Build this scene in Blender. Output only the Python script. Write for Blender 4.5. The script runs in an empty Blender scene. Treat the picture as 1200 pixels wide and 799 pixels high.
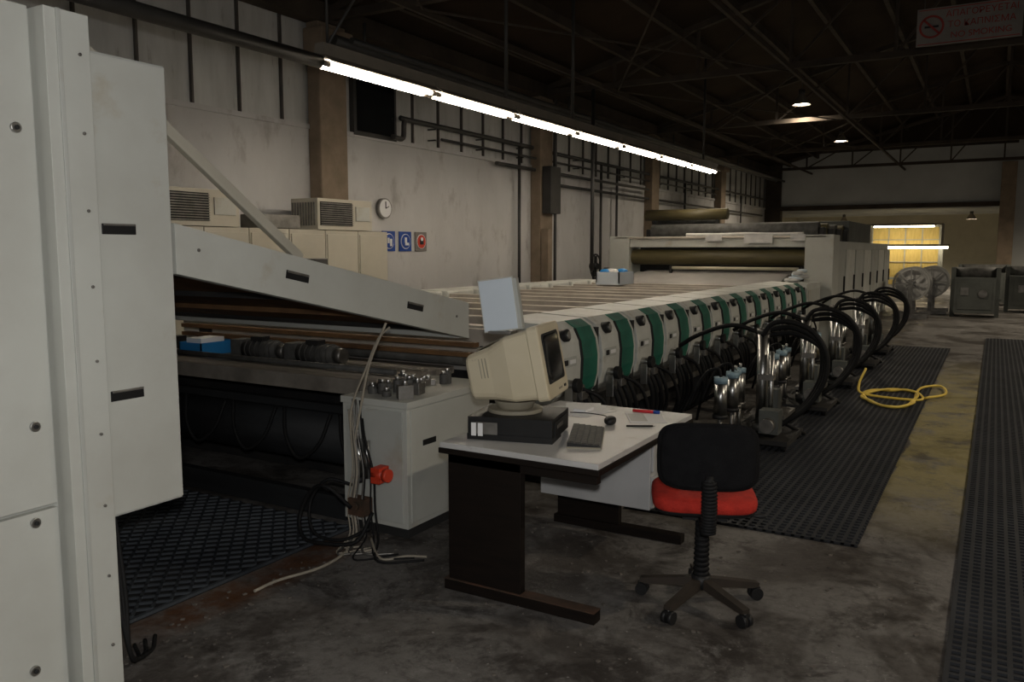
import bpy, bmesh, math, random
from mathutils import Vector, Matrix
random.seed(7)
S=bpy.context.scene
try: S.view_settings.view_transform='Standard'
except Exception: pass
COL=S.collection

# ---------------------------------------------------------------- materials
def mat(name,c1,c2=None,rough=.6,metal=0.0,scale=3.0,lo=.35,hi=.7,bump=0.0,stretch=(1,1,1),c3=None,s3=12.0,lo3=.6,hi3=.75,spec=.4,bscale=None,coord='Object'):
    m=bpy.data.materials.new(name); m.use_nodes=True
    nt=m.node_tree; N=nt.nodes; L=nt.links
    b=N['Principled BSDF']
    b.inputs['Roughness'].default_value=rough; b.inputs['Metallic'].default_value=metal
    b.inputs['Specular IOR Level'].default_value=spec
    if c2 is None: c2=tuple(v*.8 for v in c1)
    tc=N.new('ShaderNodeTexCoord'); mp=N.new('ShaderNodeMapping'); mp.inputs['Scale'].default_value=stretch
    L.new(tc.outputs[coord],mp.inputs[0])
    n=N.new('ShaderNodeTexNoise'); n.inputs['Scale'].default_value=scale; n.inputs['Detail'].default_value=6; n.inputs['Roughness'].default_value=.6
    L.new(mp.outputs[0],n.inputs[0])
    r=N.new('ShaderNodeValToRGB'); r.color_ramp.elements[0].position=lo; r.color_ramp.elements[1].position=hi
    r.color_ramp.elements[0].color=(*c1,1); r.color_ramp.elements[1].color=(*c2,1)
    L.new(n.outputs['Fac'],r.inputs[0]); out=r.outputs[0]
    if c3 is not None:
        n3=N.new('ShaderNodeTexNoise'); n3.inputs['Scale'].default_value=s3; n3.inputs['Detail'].default_value=8; n3.inputs['Roughness'].default_value=.65
        L.new(mp.outputs[0],n3.inputs[0])
        r3=N.new('ShaderNodeValToRGB'); r3.color_ramp.elements[0].position=lo3; r3.color_ramp.elements[1].position=hi3
        L.new(n3.outputs['Fac'],r3.inputs[0])
        mx=N.new('ShaderNodeMixRGB'); L.new(r3.outputs[0],mx.inputs[0]); L.new(out,mx.inputs[1]); mx.inputs[2].default_value=(*c3,1); out=mx.outputs[0]
    L.new(out,b.inputs['Base Color'])
    if bump:
        nb=N.new('ShaderNodeTexNoise'); nb.inputs['Scale'].default_value=bscale or scale*8; nb.inputs['Detail'].default_value=6
        L.new(tc.outputs[coord],nb.inputs[0])
        bp=N.new('ShaderNodeBump'); bp.inputs['Strength'].default_value=bump; bp.inputs['Distance'].default_value=.02
        L.new(nb.outputs['Fac'],bp.inputs['Height']); L.new(bp.outputs[0],b.inputs['Normal'])
    m.diffuse_color=(*c1,1)
    return m
def emis(name,c,s):
    m=bpy.data.materials.new(name); m.use_nodes=True; b=m.node_tree.nodes['Principled BSDF']
    b.inputs['Base Color'].default_value=(*c,1); b.inputs['Emission Color'].default_value=(*c,1); b.inputs['Emission Strength'].default_value=s
    return m

M_cab=mat('painted_steel_grey',(.48,.49,.46),(.41,.42,.39),rough=.5,scale=1.5,c3=(.33,.27,.18),s3=1.6,lo3=.57,hi3=.78)
M_cab2=mat('painted_steel_pale',(.54,.55,.51),(.47,.47,.43),rough=.5,scale=2,c3=(.37,.30,.20),s3=2.2,lo3=.60,hi3=.82)
M_seam=mat('dark_seam',(.02,.02,.02),rough=.8)
M_black=mat('black_plastic',(.010,.010,.011),(.016,.016,.016),rough=.5,spec=.3)
M_rubber=mat('black_rubber',(.008,.008,.009),(.014,.014,.014),rough=.65,spec=.2)
M_chrome=mat('steel_metal',(.55,.55,.54),(.4,.4,.39),rough=.3,metal=1,scale=9)
M_dull=mat('dull_metal',(.30,.29,.27),(.16,.15,.14),rough=.45,metal=.8,scale=8)
M_dark=mat('dark_machine_paint',(.018,.018,.020),(.035,.033,.03),rough=.55,scale=4,spec=.3)
M_roller=mat('dark_steel_roller',(.024,.026,.028),(.012,.012,.013),rough=.6,scale=2,stretch=(.4,3,3),spec=.2)
M_table=mat('worn_steel_table',(.28,.255,.22),(.12,.105,.09),rough=.5,metal=.15,scale=3,stretch=(1,5,1))
M_brown=mat('brown_board',(.20,.11,.05),(.09,.05,.028),rough=.7,scale=3,spec=.2)
M_wood=mat('dark_wood_veneer',(.008,.006,.005),(.013,.009,.007),rough=.55,scale=4,stretch=(1,1,8),spec=.15)
M_desk=mat('desk_laminate',(.54,.54,.53),(.47,.46,.45),rough=.35,scale=3,c3=(.32,.29,.25),s3=9,lo3=.60,hi3=.8)
M_desk2=mat('drawer_laminate',(.46,.46,.46),(.39,.39,.39),rough=.45,scale=3)
M_rust=mat('rusty_brown',(.10,.05,.03),(.04,.03,.02),rough=.8,scale=10)
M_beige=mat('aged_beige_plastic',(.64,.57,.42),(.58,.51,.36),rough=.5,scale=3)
M_beige2=mat('beige_plastic_dark',(.33,.30,.23),rough=.6)  # darker beige for monitor foot, vents and keyboard base
M_glass=mat('crt_glass',(.012,.013,.014),rough=.12,spec=.5)
M_red=mat('red_fabric',(.52,.028,.015),(.34,.017,.01),rough=.85,scale=20,bump=.3,bscale=200)
M_blkfab=mat('black_fabric',(.007,.007,.008),(.011,.011,.012),rough=.95,scale=20,bump=.3,bscale=200,spec=.1)
M_green=mat('green_enamel',(.02,.155,.105),(.013,.10,.07),rough=.45,scale=6,c3=(.03,.08,.06),s3=14,lo3=.55,hi3=.75)
M_white=mat('white_enamel',(.64,.65,.61),(.50,.50,.46),rough=.4,scale=3,c3=(.28,.25,.19),s3=8,lo3=.58,hi3=.82)
M_paper=mat('white_paper',(.82,.82,.82),(.78,.78,.78),rough=.8)
M_bluecap=mat('blue_cap',(.26,.38,.45),(.2,.30,.37),rough=.5)
M_bluebox=mat('blue_plastic',(.02,.22,.55),rough=.5)
M_blue=mat('sign_blue',(.01,.06,.32),rough=.5)
M_orange=mat('orange_red',(.60,.05,.02),rough=.5)
M_redp=mat('red_plastic',(.6,.02,.03),rough=.4)
M_yel=mat('yellow_hose',(.82,.62,.12),(.7,.5,.08),rough=.5)
M_creamrod=mat('cream_rod',(.6,.55,.42),rough=.5)
M_cable=mat('beige_cable',(.40,.36,.29),(.28,.25,.2),rough=.6)
M_keys=mat('keyboard_keys',(.045,.043,.040),(.075,.07,.06),rough=.6,scale=30)
M_wall=mat('plaster_wall',(.60,.59,.58),(.45,.44,.43),rough=.9,scale=.8,lo=.3,hi=.75,c3=(.27,.24,.22),s3=2.8,lo3=.54,hi3=.80,bump=.15,stretch=(1,1,.5))
M_wallup=mat('translucent_glazing',(.60,.60,.58),(.42,.42,.40),rough=.7,scale=1.0,stretch=(1,3,.6),c3=(.26,.24,.22),s3=3)
M_gable=mat('gable_plaster',(.58,.59,.58),(.46,.47,.46),rough=.9,scale=.6)
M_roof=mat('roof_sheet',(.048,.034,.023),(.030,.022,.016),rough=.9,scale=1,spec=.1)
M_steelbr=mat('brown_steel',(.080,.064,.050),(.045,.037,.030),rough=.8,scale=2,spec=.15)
M_base5=mat('chair_base_brown',(.040,.030,.023),(.022,.018,.014),rough=.6,scale=4)
M_mull=mat('window_mullion',(.09,.08,.07),(.06,.055,.05),rough=.7)
M_col=mat('concrete_column',(.28,.215,.155),(.19,.145,.10),rough=.85,scale=3,bump=.1)
M_pipe=mat('grey_pipe',(.055,.052,.048),(.032,.032,.03),rough=.5)
M_fix=mat('fixture_enamel',(.24,.21,.17),(.18,.16,.13),rough=.6)
M_cream=mat('cream_wall',(.60,.57,.45),(.48,.45,.35),rough=.85,scale=1)
M_yglass=mat('yellow_curtain',(.80,.62,.22),(.65,.48,.14),rough=.7,scale=3,stretch=(6,1,1))
M_olive=mat('olive_roller',(.12,.10,.045),(.085,.07,.035),rough=.5,stretch=(1,6,6))
M_belt=mat('grey_blanket',(.38,.36,.34),(.29,.28,.26),rough=.7,scale=2)
M_alu=mat('aluminium_bar',(.60,.55,.48),(.42,.38,.33),rough=.4,metal=.2,scale=4)
M_gap=mat('screen_gap_brown',(.10,.075,.055),(.06,.045,.035),rough=.7)
M_panelbl=mat('pale_blue_panel',(.64,.71,.78),(.60,.67,.74),rough=.5)
M_cloth=mat('white_cloth',(.65,.64,.62),(.5,.5,.5),rough=.9,scale=8)
M_reel=mat('reel_grey_paint',(.42,.42,.41),(.30,.30,.29),rough=.7,scale=4)
M_ecab=mat('ivory_cabinet',(.50,.47,.39),(.43,.40,.33),rough=.5,scale=2)
M_machgrey=mat('machine_grey_green',(.12,.13,.12),(.08,.085,.08),rough=.6,scale=2)
M_motor=mat('grimy_motor_paint',(.10,.10,.095),(.045,.043,.04),rough=.65,scale=9)
M_tube=emis('tube_glow',(1.0,.89,.73),29)
M_tubef=emis('tube_glow_far',(1.0,.86,.60),14)
M_tube2=emis('tube_glow_fill',(1.0,.95,.88),18)  # emission for the added fill row behind the camera
M_bay=emis('highbay_glow',(1.0,.9,.75),40)
M_signred=mat('sign_red',(.28,.03,.02),rough=.6)
M_sign=mat('sign_board',(.22,.20,.18),(.16,.145,.13),rough=.7)
M_rib=mat('rubber_mat_rib',(.034,.036,.041),(.020,.021,.024),rough=.6,scale=2,spec=.3)
M_ribb=mat('bluish_mat_rib',(.070,.080,.092),(.024,.028,.034),rough=.55,scale=1.2,spec=.3)
M_matbase=mat('rubber_mat_base',(.008,.008,.009),rough=.8)
M_debris=mat('dirt_crumbs',(.16,.14,.12),(.05,.045,.04),rough=.9,scale=4)

def floor_mat():
    m=bpy.data.materials.new('worn_concrete'); m.use_nodes=True; nt=m.node_tree;N=nt.nodes;L=nt.links;b=N['Principled BSDF']
    g=N.new('ShaderNodeTexCoord')
    def noise(s,d=8,r=.6,off=None,dist=0):
        n=N.new('ShaderNodeTexNoise'); n.inputs['Scale'].default_value=s;n.inputs['Detail'].default_value=d;n.inputs['Roughness'].default_value=r;n.inputs['Distortion'].default_value=dist
        if off:
            mp=N.new('ShaderNodeMapping'); mp.inputs['Location'].default_value=off; L.new(g.outputs['Object'],mp.inputs[0]); L.new(mp.outputs[0],n.inputs[0])
        else: L.new(g.outputs['Object'],n.inputs[0])
        return n.outputs['Fac']
    def ramp(f,a,c0,b_,c1):
        r=N.new('ShaderNodeValToRGB'); e=r.color_ramp.elements; e[0].position=a;e[1].position=b_;e[0].color=(*c0,1);e[1].color=(*c1,1); L.new(f,r.inputs[0]); return r.outputs[0]
    def mix(f,a,c):
        x=N.new('ShaderNodeMixRGB'); L.new(f,x.inputs[0]); L.new(a,x.inputs[1])
        if isinstance(c,tuple): x.inputs[2].default_value=(*c,1)
        else: L.new(c,x.inputs[2])
        return x.outputs[0]
    base=ramp(noise(1.6),.3,(.122,.114,.106),.72,(.195,.185,.174))
    st=ramp(noise(.9,12,.74,None,.5),.47,(0,0,0),.57,(.85,.85,.85)); base=mix(st,base,(.064,.056,.050))
    st2=ramp(noise(2.4,12,.76,(7,3,1),.5),.51,(0,0,0),.60,(.8,.8,.8)); base=mix(st2,base,(.034,.029,.026))
    fine=ramp(noise(16,10,.75),.48,(0,0,0),.66,(.6,.6,.6)); base=mix(fine,base,(.043,.038,.034))
    lt=ramp(noise(4.2,14,.8,(2,9,4),.2),.56,(0,0,0),.67,(.45,.45,.45)); base=mix(lt,base,(.30,.29,.275))
    speck=ramp(noise(45,3,.5,(1,1,1)),.68,(0,0,0),.73,(.55,.55,.55)); base=mix(speck,base,(.38,.37,.36))
    sx=N.new('ShaderNodeSeparateXYZ'); L.new(g.outputs['Object'],sx.inputs[0])
    def M(op,a,v=None,w=None):
        x=N.new('ShaderNodeMath'); x.operation=op
        for i,q in enumerate((a,v,w)):
            if q is None: continue
            if isinstance(q,(int,float)): x.inputs[i].default_value=q
            else: L.new(q,x.inputs[i])
        return x.outputs[0]
    wob=M('MULTIPLY',noise(1.5),.3)
    xx=M('ADD',sx.outputs[0],wob)
    a=M('MULTIPLY',M('GREATER_THAN',xx,-.45),M('LESS_THAN',xx,.12))
    def smooth(v,a0,a1):
        r=N.new('ShaderNodeMapRange'); L.new(v,r.inputs[0]); r.inputs[1].default_value=a0;r.inputs[2].default_value=a1; return r.outputs[0]
    yy=M('MULTIPLY',smooth(sx.outputs[1],5.0,6.8),smooth(sx.outputs[1],14.5,11.0))
    mk=M('MULTIPLY',M('MULTIPLY',a,yy),ramp(noise(3.2,12,.78,(3,3,3)),.41,(.12,.12,.12),.52,(.9,.9,.9)))
    base=mix(mk,base,(.25,.215,.10))
    rx=M('MULTIPLY',smooth(xx,-3.22,-3.08),smooth(xx,-2.80,-2.93)); ry=M('MULTIPLY',smooth(sx.outputs[1],2.0,2.3),smooth(sx.outputs[1],3.7,3.3))
    rk=M('MULTIPLY',M('MULTIPLY',rx,ry),ramp(noise(6,10,.75,(5,5,5)),.36,(.15,.15,.15),.55,(.9,.9,.9)))
    base=mix(rk,base,(.095,.042,.019))
    L.new(base,b.inputs['Base Color'])
    rr=ramp(noise(.9,12,.74,None,.5),.46,(.8,.8,.8),.57,(.36,.36,.36)); L.new(rr,b.inputs['Roughness']); b.inputs['Specular IOR Level'].default_value=.3
    bp=N.new('ShaderNodeBump'); bp.inputs['Strength'].default_value=.3; bp.inputs['Distance'].default_value=.02; L.new(noise(22),bp.inputs['Height']); L.new(bp.outputs[0],b.inputs['Normal'])
    return m
M_floor=floor_mat()

# ---------------------------------------------------------------- builder
class B:
    def __init__(s,name): s.name=name; s.bm=bmesh.new(); s.mats=[]
    def mi(s,m):
        if m not in s.mats: s.mats.append(m)
        return s.mats.index(m)
    def face(s,vs,m,smooth=False):
        try: f=s.bm.faces.new(vs)
        except ValueError: return
        f.material_index=s.mi(m); f.smooth=smooth
    def box(s,x0,x1,y0,y1,z0,z1,m,X=None):
        P=[Vector((x,y,z)) for x in (x0,x1) for y in (y0,y1) for z in (z0,z1)]
        if X is not None: P=[X@p for p in P]
        v=[s.bm.verts.new(p) for p in P]
        for q in ((0,1,3,2),(4,6,7,5),(0,4,5,1),(2,3,7,6),(0,2,6,4),(1,5,7,3)): s.face([v[i] for i in q],m)
    def cbox(s,c,d,m,X=None): s.box(c[0]-d[0]/2,c[0]+d[0]/2,c[1]-d[1]/2,c[1]+d[1]/2,c[2]-d[2]/2,c[2]+d[2]/2,m,X)
    def beam(s,p0,p1,w,h,m):
        p0=Vector(p0);p1=Vector(p1);d=p1-p0;L=d.length
        X=Matrix.Translation(p0)@d.to_track_quat('X','Z').to_matrix().to_4x4()
        s.box(0,L,-w/2,w/2,-h/2,h/2,m,X)
    def cyl(s,p0,p1,r,m,r2=None,seg=18,X=None,cap=True):
        p0=Vector(p0);p1=Vector(p1); r2=r if r2 is None else r2
        q=(p1-p0).to_track_quat('Z','Y').to_matrix()
        A=[];Bv=[]
        for i in range(seg):
            a=2*math.pi*i/seg; o=q@Vector((math.cos(a),math.sin(a),0))
            a0=p0+o*r; b0=p1+o*r2
            if X is not None: a0=X@a0;b0=X@b0
            A.append(s.bm.verts.new(a0));Bv.append(s.bm.verts.new(b0))
        for i in range(seg):
            j=(i+1)%seg; s.face([A[i],A[j],Bv[j],Bv[i]],m,True)
        if cap:
            s.face(A[::-1],m); s.face(Bv,m)
    def tube(s,pts,r,m,seg=8,sub=6,X=None):
        P=[Vector(p) for p in pts]
        if len(P)>2 and sub>1:
            Q=[];E=[P[0]*2-P[1]]+P+[P[-1]*2-P[-2]]
            for i in range(1,len(E)-2):
                for k in range(sub):
                    t=k/sub;a,b,c,d=E[i-1],E[i],E[i+1],E[i+2]
                    Q.append(.5*((2*b)+(c-a)*t+(2*a-5*b+4*c-d)*t*t+(3*b-a-3*c+d)*t**3))
            Q.append(P[-1]);P=Q
        up=Vector((0,0,1)); prev=None;n=None
        for i,p in enumerate(P):
            t=(P[min(i+1,len(P)-1)]-P[max(i-1,0)])
            if t.length<1e-9: t=Vector((0,0,1))
            t.normalize()
            if n is None:
                n=t.cross(up)
                if n.length<.1: n=t.cross(Vector((1,0,0)))
            n=(n-t*n.dot(t)); n.normalize(); b=t.cross(n)
            ring=[]
            for k in range(seg):
                a=2*math.pi*k/seg; w=p+n*math.cos(a)*r+b*math.sin(a)*r
                if X is not None: w=X@w
                ring.append(s.bm.verts.new(w))
            if prev:
                for k in range(seg):
                    j=(k+1)%seg; s.face([prev[k],prev[j],ring[j],ring[k]],m,True)
            else: s.face(ring[::-1],m)
            prev=ring
        s.face(prev,m)
    def sup(s,c,r,m,e1=.4,e2=.4,X=None,nu=28,nv=14,bend=0):
        def f(v,e): return math.copysign(abs(v)**e,v)
        rows=[]
        for j in range(nv+1):
            v=-math.pi/2+math.pi*j/nv; row=[]
            for i in range(nu):
                u=2*math.pi*i/nu
                x=r[0]*f(math.cos(v),e1)*f(math.cos(u),e2);y=r[1]*f(math.cos(v),e1)*f(math.sin(u),e2);z=r[2]*f(math.sin(v),e1)
                y+=bend*x*x
                w=Vector((c[0]+x,c[1]+y,c[2]+z))
                if X is not None: w=X@w
                row.append(w)
            rows.append(row)
        bot=s.bm.verts.new(sum(rows[0],Vector())/nu); top=s.bm.verts.new(sum(rows[-1],Vector())/nu)
        R=[[s.bm.verts.new(w) for w in row] for row in rows[1:-1]]
        for i in range(nu):
            k=(i+1)%nu
            s.face([bot,R[0][k],R[0][i]],m,True); s.face([top,R[-1][i],R[-1][k]],m,True)
            for j in range(len(R)-1): s.face([R[j][i],R[j][k],R[j+1][k],R[j+1][i]],m,True)
    def prism(s,poly,axis,a,b,m,smooth=False):
        def P(p,t):
            if axis=='y': return Vector((p[0],t,p[1]))
            if axis=='x': return Vector((t,p[0],p[1]))
            return Vector((p[0],p[1],t))
        A=[s.bm.verts.new(P(p,a)) for p in poly];C=[s.bm.verts.new(P(p,b)) for p in poly]
        n=len(poly)
        for i in range(n):
            j=(i+1)%n; s.face([A[i],A[j],C[j],C[i]],m,smooth)
        s.face(A[::-1],m); s.face(C,m)
    def loft(s,secs,m,X=None,smooth=False):
        prev=None;first=None
        for (x,cy,cz,w,h,rd) in secs:
            ring=[]
            for (sy,sz,a0) in ((1,1,0),(-1,1,90),(-1,-1,180),(1,-1,270)):
                for k in range(4):
                    a=math.radians(a0+30*k)
                    p=Vector((x,cy+sy*(w/2-rd)+rd*math.cos(a),cz+sz*(h/2-rd)+rd*math.sin(a)))
                    if X is not None: p=X@p
                    ring.append(s.bm.verts.new(p))
            if prev:
                for k in range(16):
                    j=(k+1)%16; s.face([prev[k],prev[j],ring[j],ring[k]],m,smooth)
            else: first=ring
            prev=ring
        s.face(first[::-1],m); s.face(prev,m)
    def mesh(s):
        bmesh.ops.recalc_face_normals(s.bm,faces=s.bm.faces[:])
        me=bpy.data.meshes.new(s.name); s.bm.to_mesh(me); s.bm.free()
        for m in s.mats: me.materials.append(m)
        return me
    def done(s,loc=(0,0,0),rz=0,bevel=0,parent=None):
        me=s.mesh(); return place(s.name,me,loc,rz,bevel,parent)
def place(name,me,loc=(0,0,0),rz=0,bevel=0,parent=None):
    o=bpy.data.objects.new(name,me); COL.objects.link(o); o.location=loc; o.rotation_euler=(0,0,rz)
    if bevel:
        b=o.modifiers.new('bevel','BEVEL'); b.width=bevel; b.segments=2; b.limit_method='ANGLE'; b.angle_limit=math.radians(50)
    if parent: o.parent=parent
    return o
def empty(name,loc=(0,0,0)):
    o=bpy.data.objects.new(name,None); COL.objects.link(o); o.location=loc; return o
def text(parent,body,size,loc,rot,m,align='CENTER'):
    cu=bpy.data.curves.new('text','FONT'); cu.body=body; cu.size=size; cu.align_x=align; cu.align_y='CENTER'; cu.extrude=.001
    cu.materials.append(m); o=bpy.data.objects.new('lettering',cu); COL.objects.link(o); o.location=loc; o.rotation_euler=rot; o.parent=parent; return o
def lamp(name,kind,loc,power,color=(1,1,1),size=.1,parent=None,rot=None,**k):
    l=bpy.data.lights.new(name,kind); l.energy=power; l.color=color
    if kind in('POINT','SPOT'): l.shadow_soft_size=size
    if kind=='SPOT': l.spot_size=math.radians(k.get('ang',150)); l.spot_blend=.5
    o=bpy.data.objects.new(name,l); COL.objects.link(o); o.location=loc
    if rot: o.rotation_euler=rot
    if parent: o.parent=parent
    return o

WX=-7.9; RX=8.0
COLY=[2.4,8.4,14.4,20.4,26.5]
# ---------------------------------------------------------------- room
b=B('floor'); b.box(-9.5,RX+.2,-6.2,48,-.15,0,M_floor); b.done()
b=B('wall_left'); b.box(WX-.2,WX,-6,33,0,3.3,M_wall); b.box(WX-.2,WX-.05,-6,33,3.3,4.8,M_wallup)
y=-5.9
b.box(WX-.06,WX+.03,-6,33,3.27,3.33,M_wall)
while y<33:
    b.box(WX-.06,WX-.01,y,y+.028,3.33,4.8,M_mull); y+=.68
b.done()
b=B('wall_right'); b.box(RX,RX+.2,-6,48,0,5.2,M_wall); b.done()
b=B('wall_back'); b.box(-9.5,RX,-6.2,-6,0,7.4,M_wall); b.done()
b=B('wall_far')
b.prism([(WX,3.3),(RX,3.3),(RX,5.4),(WX,5.4)],'y',33,33.25,M_gable)
b.prism([(WX,5.4),(RX,5.4),(0,7.2)],'y',33,33.25,M_roof)
b.box(.45,RX,33,33.25,0,3.3,M_gable)
b.box(WX,-7.3,32.9,33.25,0,5.4,M_steelbr)
b.box(-7.6,.45,32.85,33.0,3.2,3.36,M_steelbr); b.box(-7.6,.45,32.85,33.0,5.3,5.45,M_steelbr)
b.done()
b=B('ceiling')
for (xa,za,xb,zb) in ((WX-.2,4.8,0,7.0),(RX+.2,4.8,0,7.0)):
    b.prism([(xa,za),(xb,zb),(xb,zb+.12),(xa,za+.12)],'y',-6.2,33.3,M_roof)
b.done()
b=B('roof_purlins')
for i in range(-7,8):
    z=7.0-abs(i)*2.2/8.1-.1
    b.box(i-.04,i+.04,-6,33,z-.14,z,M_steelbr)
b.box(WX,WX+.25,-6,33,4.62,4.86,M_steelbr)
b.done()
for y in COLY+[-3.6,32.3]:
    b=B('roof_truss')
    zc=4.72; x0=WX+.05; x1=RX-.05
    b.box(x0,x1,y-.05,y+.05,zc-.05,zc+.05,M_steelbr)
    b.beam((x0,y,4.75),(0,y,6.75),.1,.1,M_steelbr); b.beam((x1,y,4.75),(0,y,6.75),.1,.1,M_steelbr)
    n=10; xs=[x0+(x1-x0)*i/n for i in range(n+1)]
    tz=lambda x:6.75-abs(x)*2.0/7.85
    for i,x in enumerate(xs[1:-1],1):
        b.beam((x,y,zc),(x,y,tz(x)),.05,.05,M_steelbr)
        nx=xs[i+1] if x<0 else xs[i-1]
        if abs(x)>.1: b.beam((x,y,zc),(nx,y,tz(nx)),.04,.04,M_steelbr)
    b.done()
b=B('roof_bracing')
for x in (-6.2,-3.0): b.box(x-.025,x+.025,-6,33,4.54,4.6,M_steelbr)
for i in range(4):
    y0=COLY[i];y1=COLY[i+1]
    b.beam((-6.2,y0,4.6),(-3.0,y1,4.6),.025,.025,M_steelbr); b.beam((-3.0,y0,4.6),(-6.2,y1,4.6),.025,.025,M_steelbr)
b.done()
for y in COLY[:]:
    b=B('concrete_column'); b.box(WX,WX+.22,y-.26,y+.26,0,4.64,M_col)
    b.box(WX-.02,WX+.32,y-.3,y+.3,4.2,4.55,M_col)
    b.done(bevel=.02)
b=B('concrete_column'); b.box(0,.45,32.3,32.84,0,4.64,M_col); b.done(bevel=.02)

b=B('wall_annex'); b.box(-9.5,3,46,46.2,0,3.5,M_cream); b.box(3,3.2,33.3,46,0,3.5,M_cream); b.box(-9.5,-9.3,33.3,46,0,3.5,M_cream); b.done()
b=B('ceiling_annex'); b.box(-9.5,3.2,33.26,46.2,3.5,3.62,M_gable)
for y in (36,39,42): b.box(-9.5,3.2,y,y+.2,3.3,3.5,M_gable)
b.done()

b=B('window_1'); b.box(WX-.04,WX+.04,9.0,9.95,3.3,4.2,M_pipe); b.box(WX+.04,WX+.05,9.06,9.89,3.36,4.14,M_glass); b.done()

# ---------------------------------------------------------------- wall pipes
b=B('wall_pipework')
xw=WX+.12
b.tube([(xw,9.75,3.35),(xw,10.0,3.36),(xw,10.05,3.62),(xw,10.3,3.64),(xw,14.0,3.64)],.04,M_pipe)
b.cyl((xw,11,3.45),(xw,26,3.45),.022,M_pipe)
b.cyl((xw+.05,12.6,3.22),(xw+.05,14.0,3.22),.035,M_pipe)
b.cyl((xw+.05,14.8,3.22),(xw+.05,20,3.22),.03,M_pipe); b.cyl((xw,14.8,3.62),(xw,32,3.62),.035,M_pipe)
b.cyl((xw,14.8,3.0),(xw,32,3.0),.03,M_pipe)
for y in (13.5,17.2,18.1,23,29): b.cyl((xw,y,.2),(xw,y,3.62),.03,M_pipe)
for y in (10.8,12.2,13.6,16,18.5,21,23.5,25):
    for z in (3.45,3.62): b.box(WX,xw+.03,y-.015,y+.015,z-.045,z-.025,M_pipe)
b.done()
b=B('electrical_box'); b.box(WX+.23,WX+.42,14.2,14.62,2.4,3.3,M_pipe); b.box(WX+.24,WX+.40,14.14,14.3,.9,2.1,M_col); b.cyl((WX+.36,14.5,0.05),(WX+.36,14.5,2.4),.03,M_pipe); b.cyl((WX+.36,14.5,3.3),(WX+.36,14.5,4.6),.03,M_pipe); b.done(bevel=.008)
b=B('hanging_conduit')
b.cyl((-6.6,14.2,1.3),(-6.6,14.2,4.65),.035,M_pipe)
b.done()
b=B('overhead_pipe'); b.cyl((-7.3,8,4.3),(-7.3,32,4.3),.07,M_pipe); b.cyl((-7.0,8,4.25),(-7.0,32,4.25),.04,M_pipe)
for y in COLY[1:]: b.cyl((-7.3,y+.2,4.3),(-7.3,y+.2,4.64),.02,M_pipe)
b.done()

# fluorescent row
b=B('added_fill_tube_row')
LX=-4.9; LZ=3.23
b.cyl((LX,1.2,LZ+.0),(LX,5.2,LZ+.0),.055,M_pipe)
b.box(LX-.05,LX+.05,5.2,16.3,LZ+.10,LZ+.15,M_fix)
for i in range(7):
    y0=5.2+1.575*i; y1=y0+1.545
    b.box(LX-.06,LX+.06,y0,y1,LZ+.02,LZ+.10,M_fix)
    b.prism([(LX-.14,LZ-.005),(LX-.06,LZ+.05),(LX+.06,LZ+.05),(LX+.14,LZ-.005),(LX+.13,LZ-.01),(LX+.055,LZ+.04),(LX-.055,LZ+.04),(LX-.13,LZ-.01)],'y',y0,y1,M_fix)
    for dx in (-.05,.05):
        b.cyl((LX+dx,y0+.06,LZ-.018),(LX+dx,y1-.06,LZ-.018),.022,M_tube,seg=10)
        b.cyl((LX+dx,y0,LZ-.018),(LX+dx,y0+.06,LZ-.018),.024,M_fix,seg=10); b.cyl((LX+dx,y1-.06,LZ-.018),(LX+dx,y1,LZ-.018),.024,M_fix,seg=10)
for (p,q) in (((LX,5.3,LZ+.15),(LX+.0,6.3,4.7)),((LX,5.3,LZ+.15),(LX,5.3,4.7))):
    b.tube([p,q],.012,M_pipe,sub=1)
for y in (8.2,9.9,15.5): b.cyl((LX,y,3.37),(LX,y,5.3),.022,M_pipe)
b.done()
b=B('added_fill_tube_row')  # unseen tube row added behind the camera as fill for the foreground
for i in range(4):
    y0=-4.5+1.6*i
    b.box(1.44,1.56,y0,y0+1.55,3.25,3.33,M_fix)
    for dx in (-.045,.045): b.cyl((1.5+dx,y0+.04,3.22),(1.5+dx,y0+1.5,3.22),.019,M_tube2,seg=10)
b.box(1.45,1.55,-4.5,1.9,3.33,3.38,M_pipe)
for y in (-4,-1.3,1.4): b.cyl((1.5,y,3.38),(1.5,y,6.4),.012,M_pipe)
b.done()
def bay(x,y,z,ztop,p):
    b=B('high_bay_or_fill_lamp'); b.cyl((0,0,.0),(0,0,.22),.2,M_fix,r2=.07,cap=False); b.cyl((0,0,.02),(0,0,.04),.16,M_bay); b.cyl((0,0,.22),(0,0,.34),.07,M_pipe); b.cyl((0,0,.3),(0,0,ztop-z),.012,M_pipe)
    o=b.done(loc=(x,y,z)); lamp('bulb','SPOT',(0,0,-.03),p,(1,.86,.66),.12,parent=o,ang=150)
bay(-4.05,20,5.0,5.75,260); bay(-4.3,27.2,5.0,5.7,500); bay(-6.2,41,3.0,3.48,650); bay(-1.0,40,3.0,3.48,650)
bay(3.6,5.5,4.6,5.85,380); bay(3.6,12,4.6,5.85,460); bay(3.6,19,4.6,5.85,400); bay(3.6,27,4.6,5.85,800)  # unseen lamps added right of view to brighten print heads, floor and gable

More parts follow.
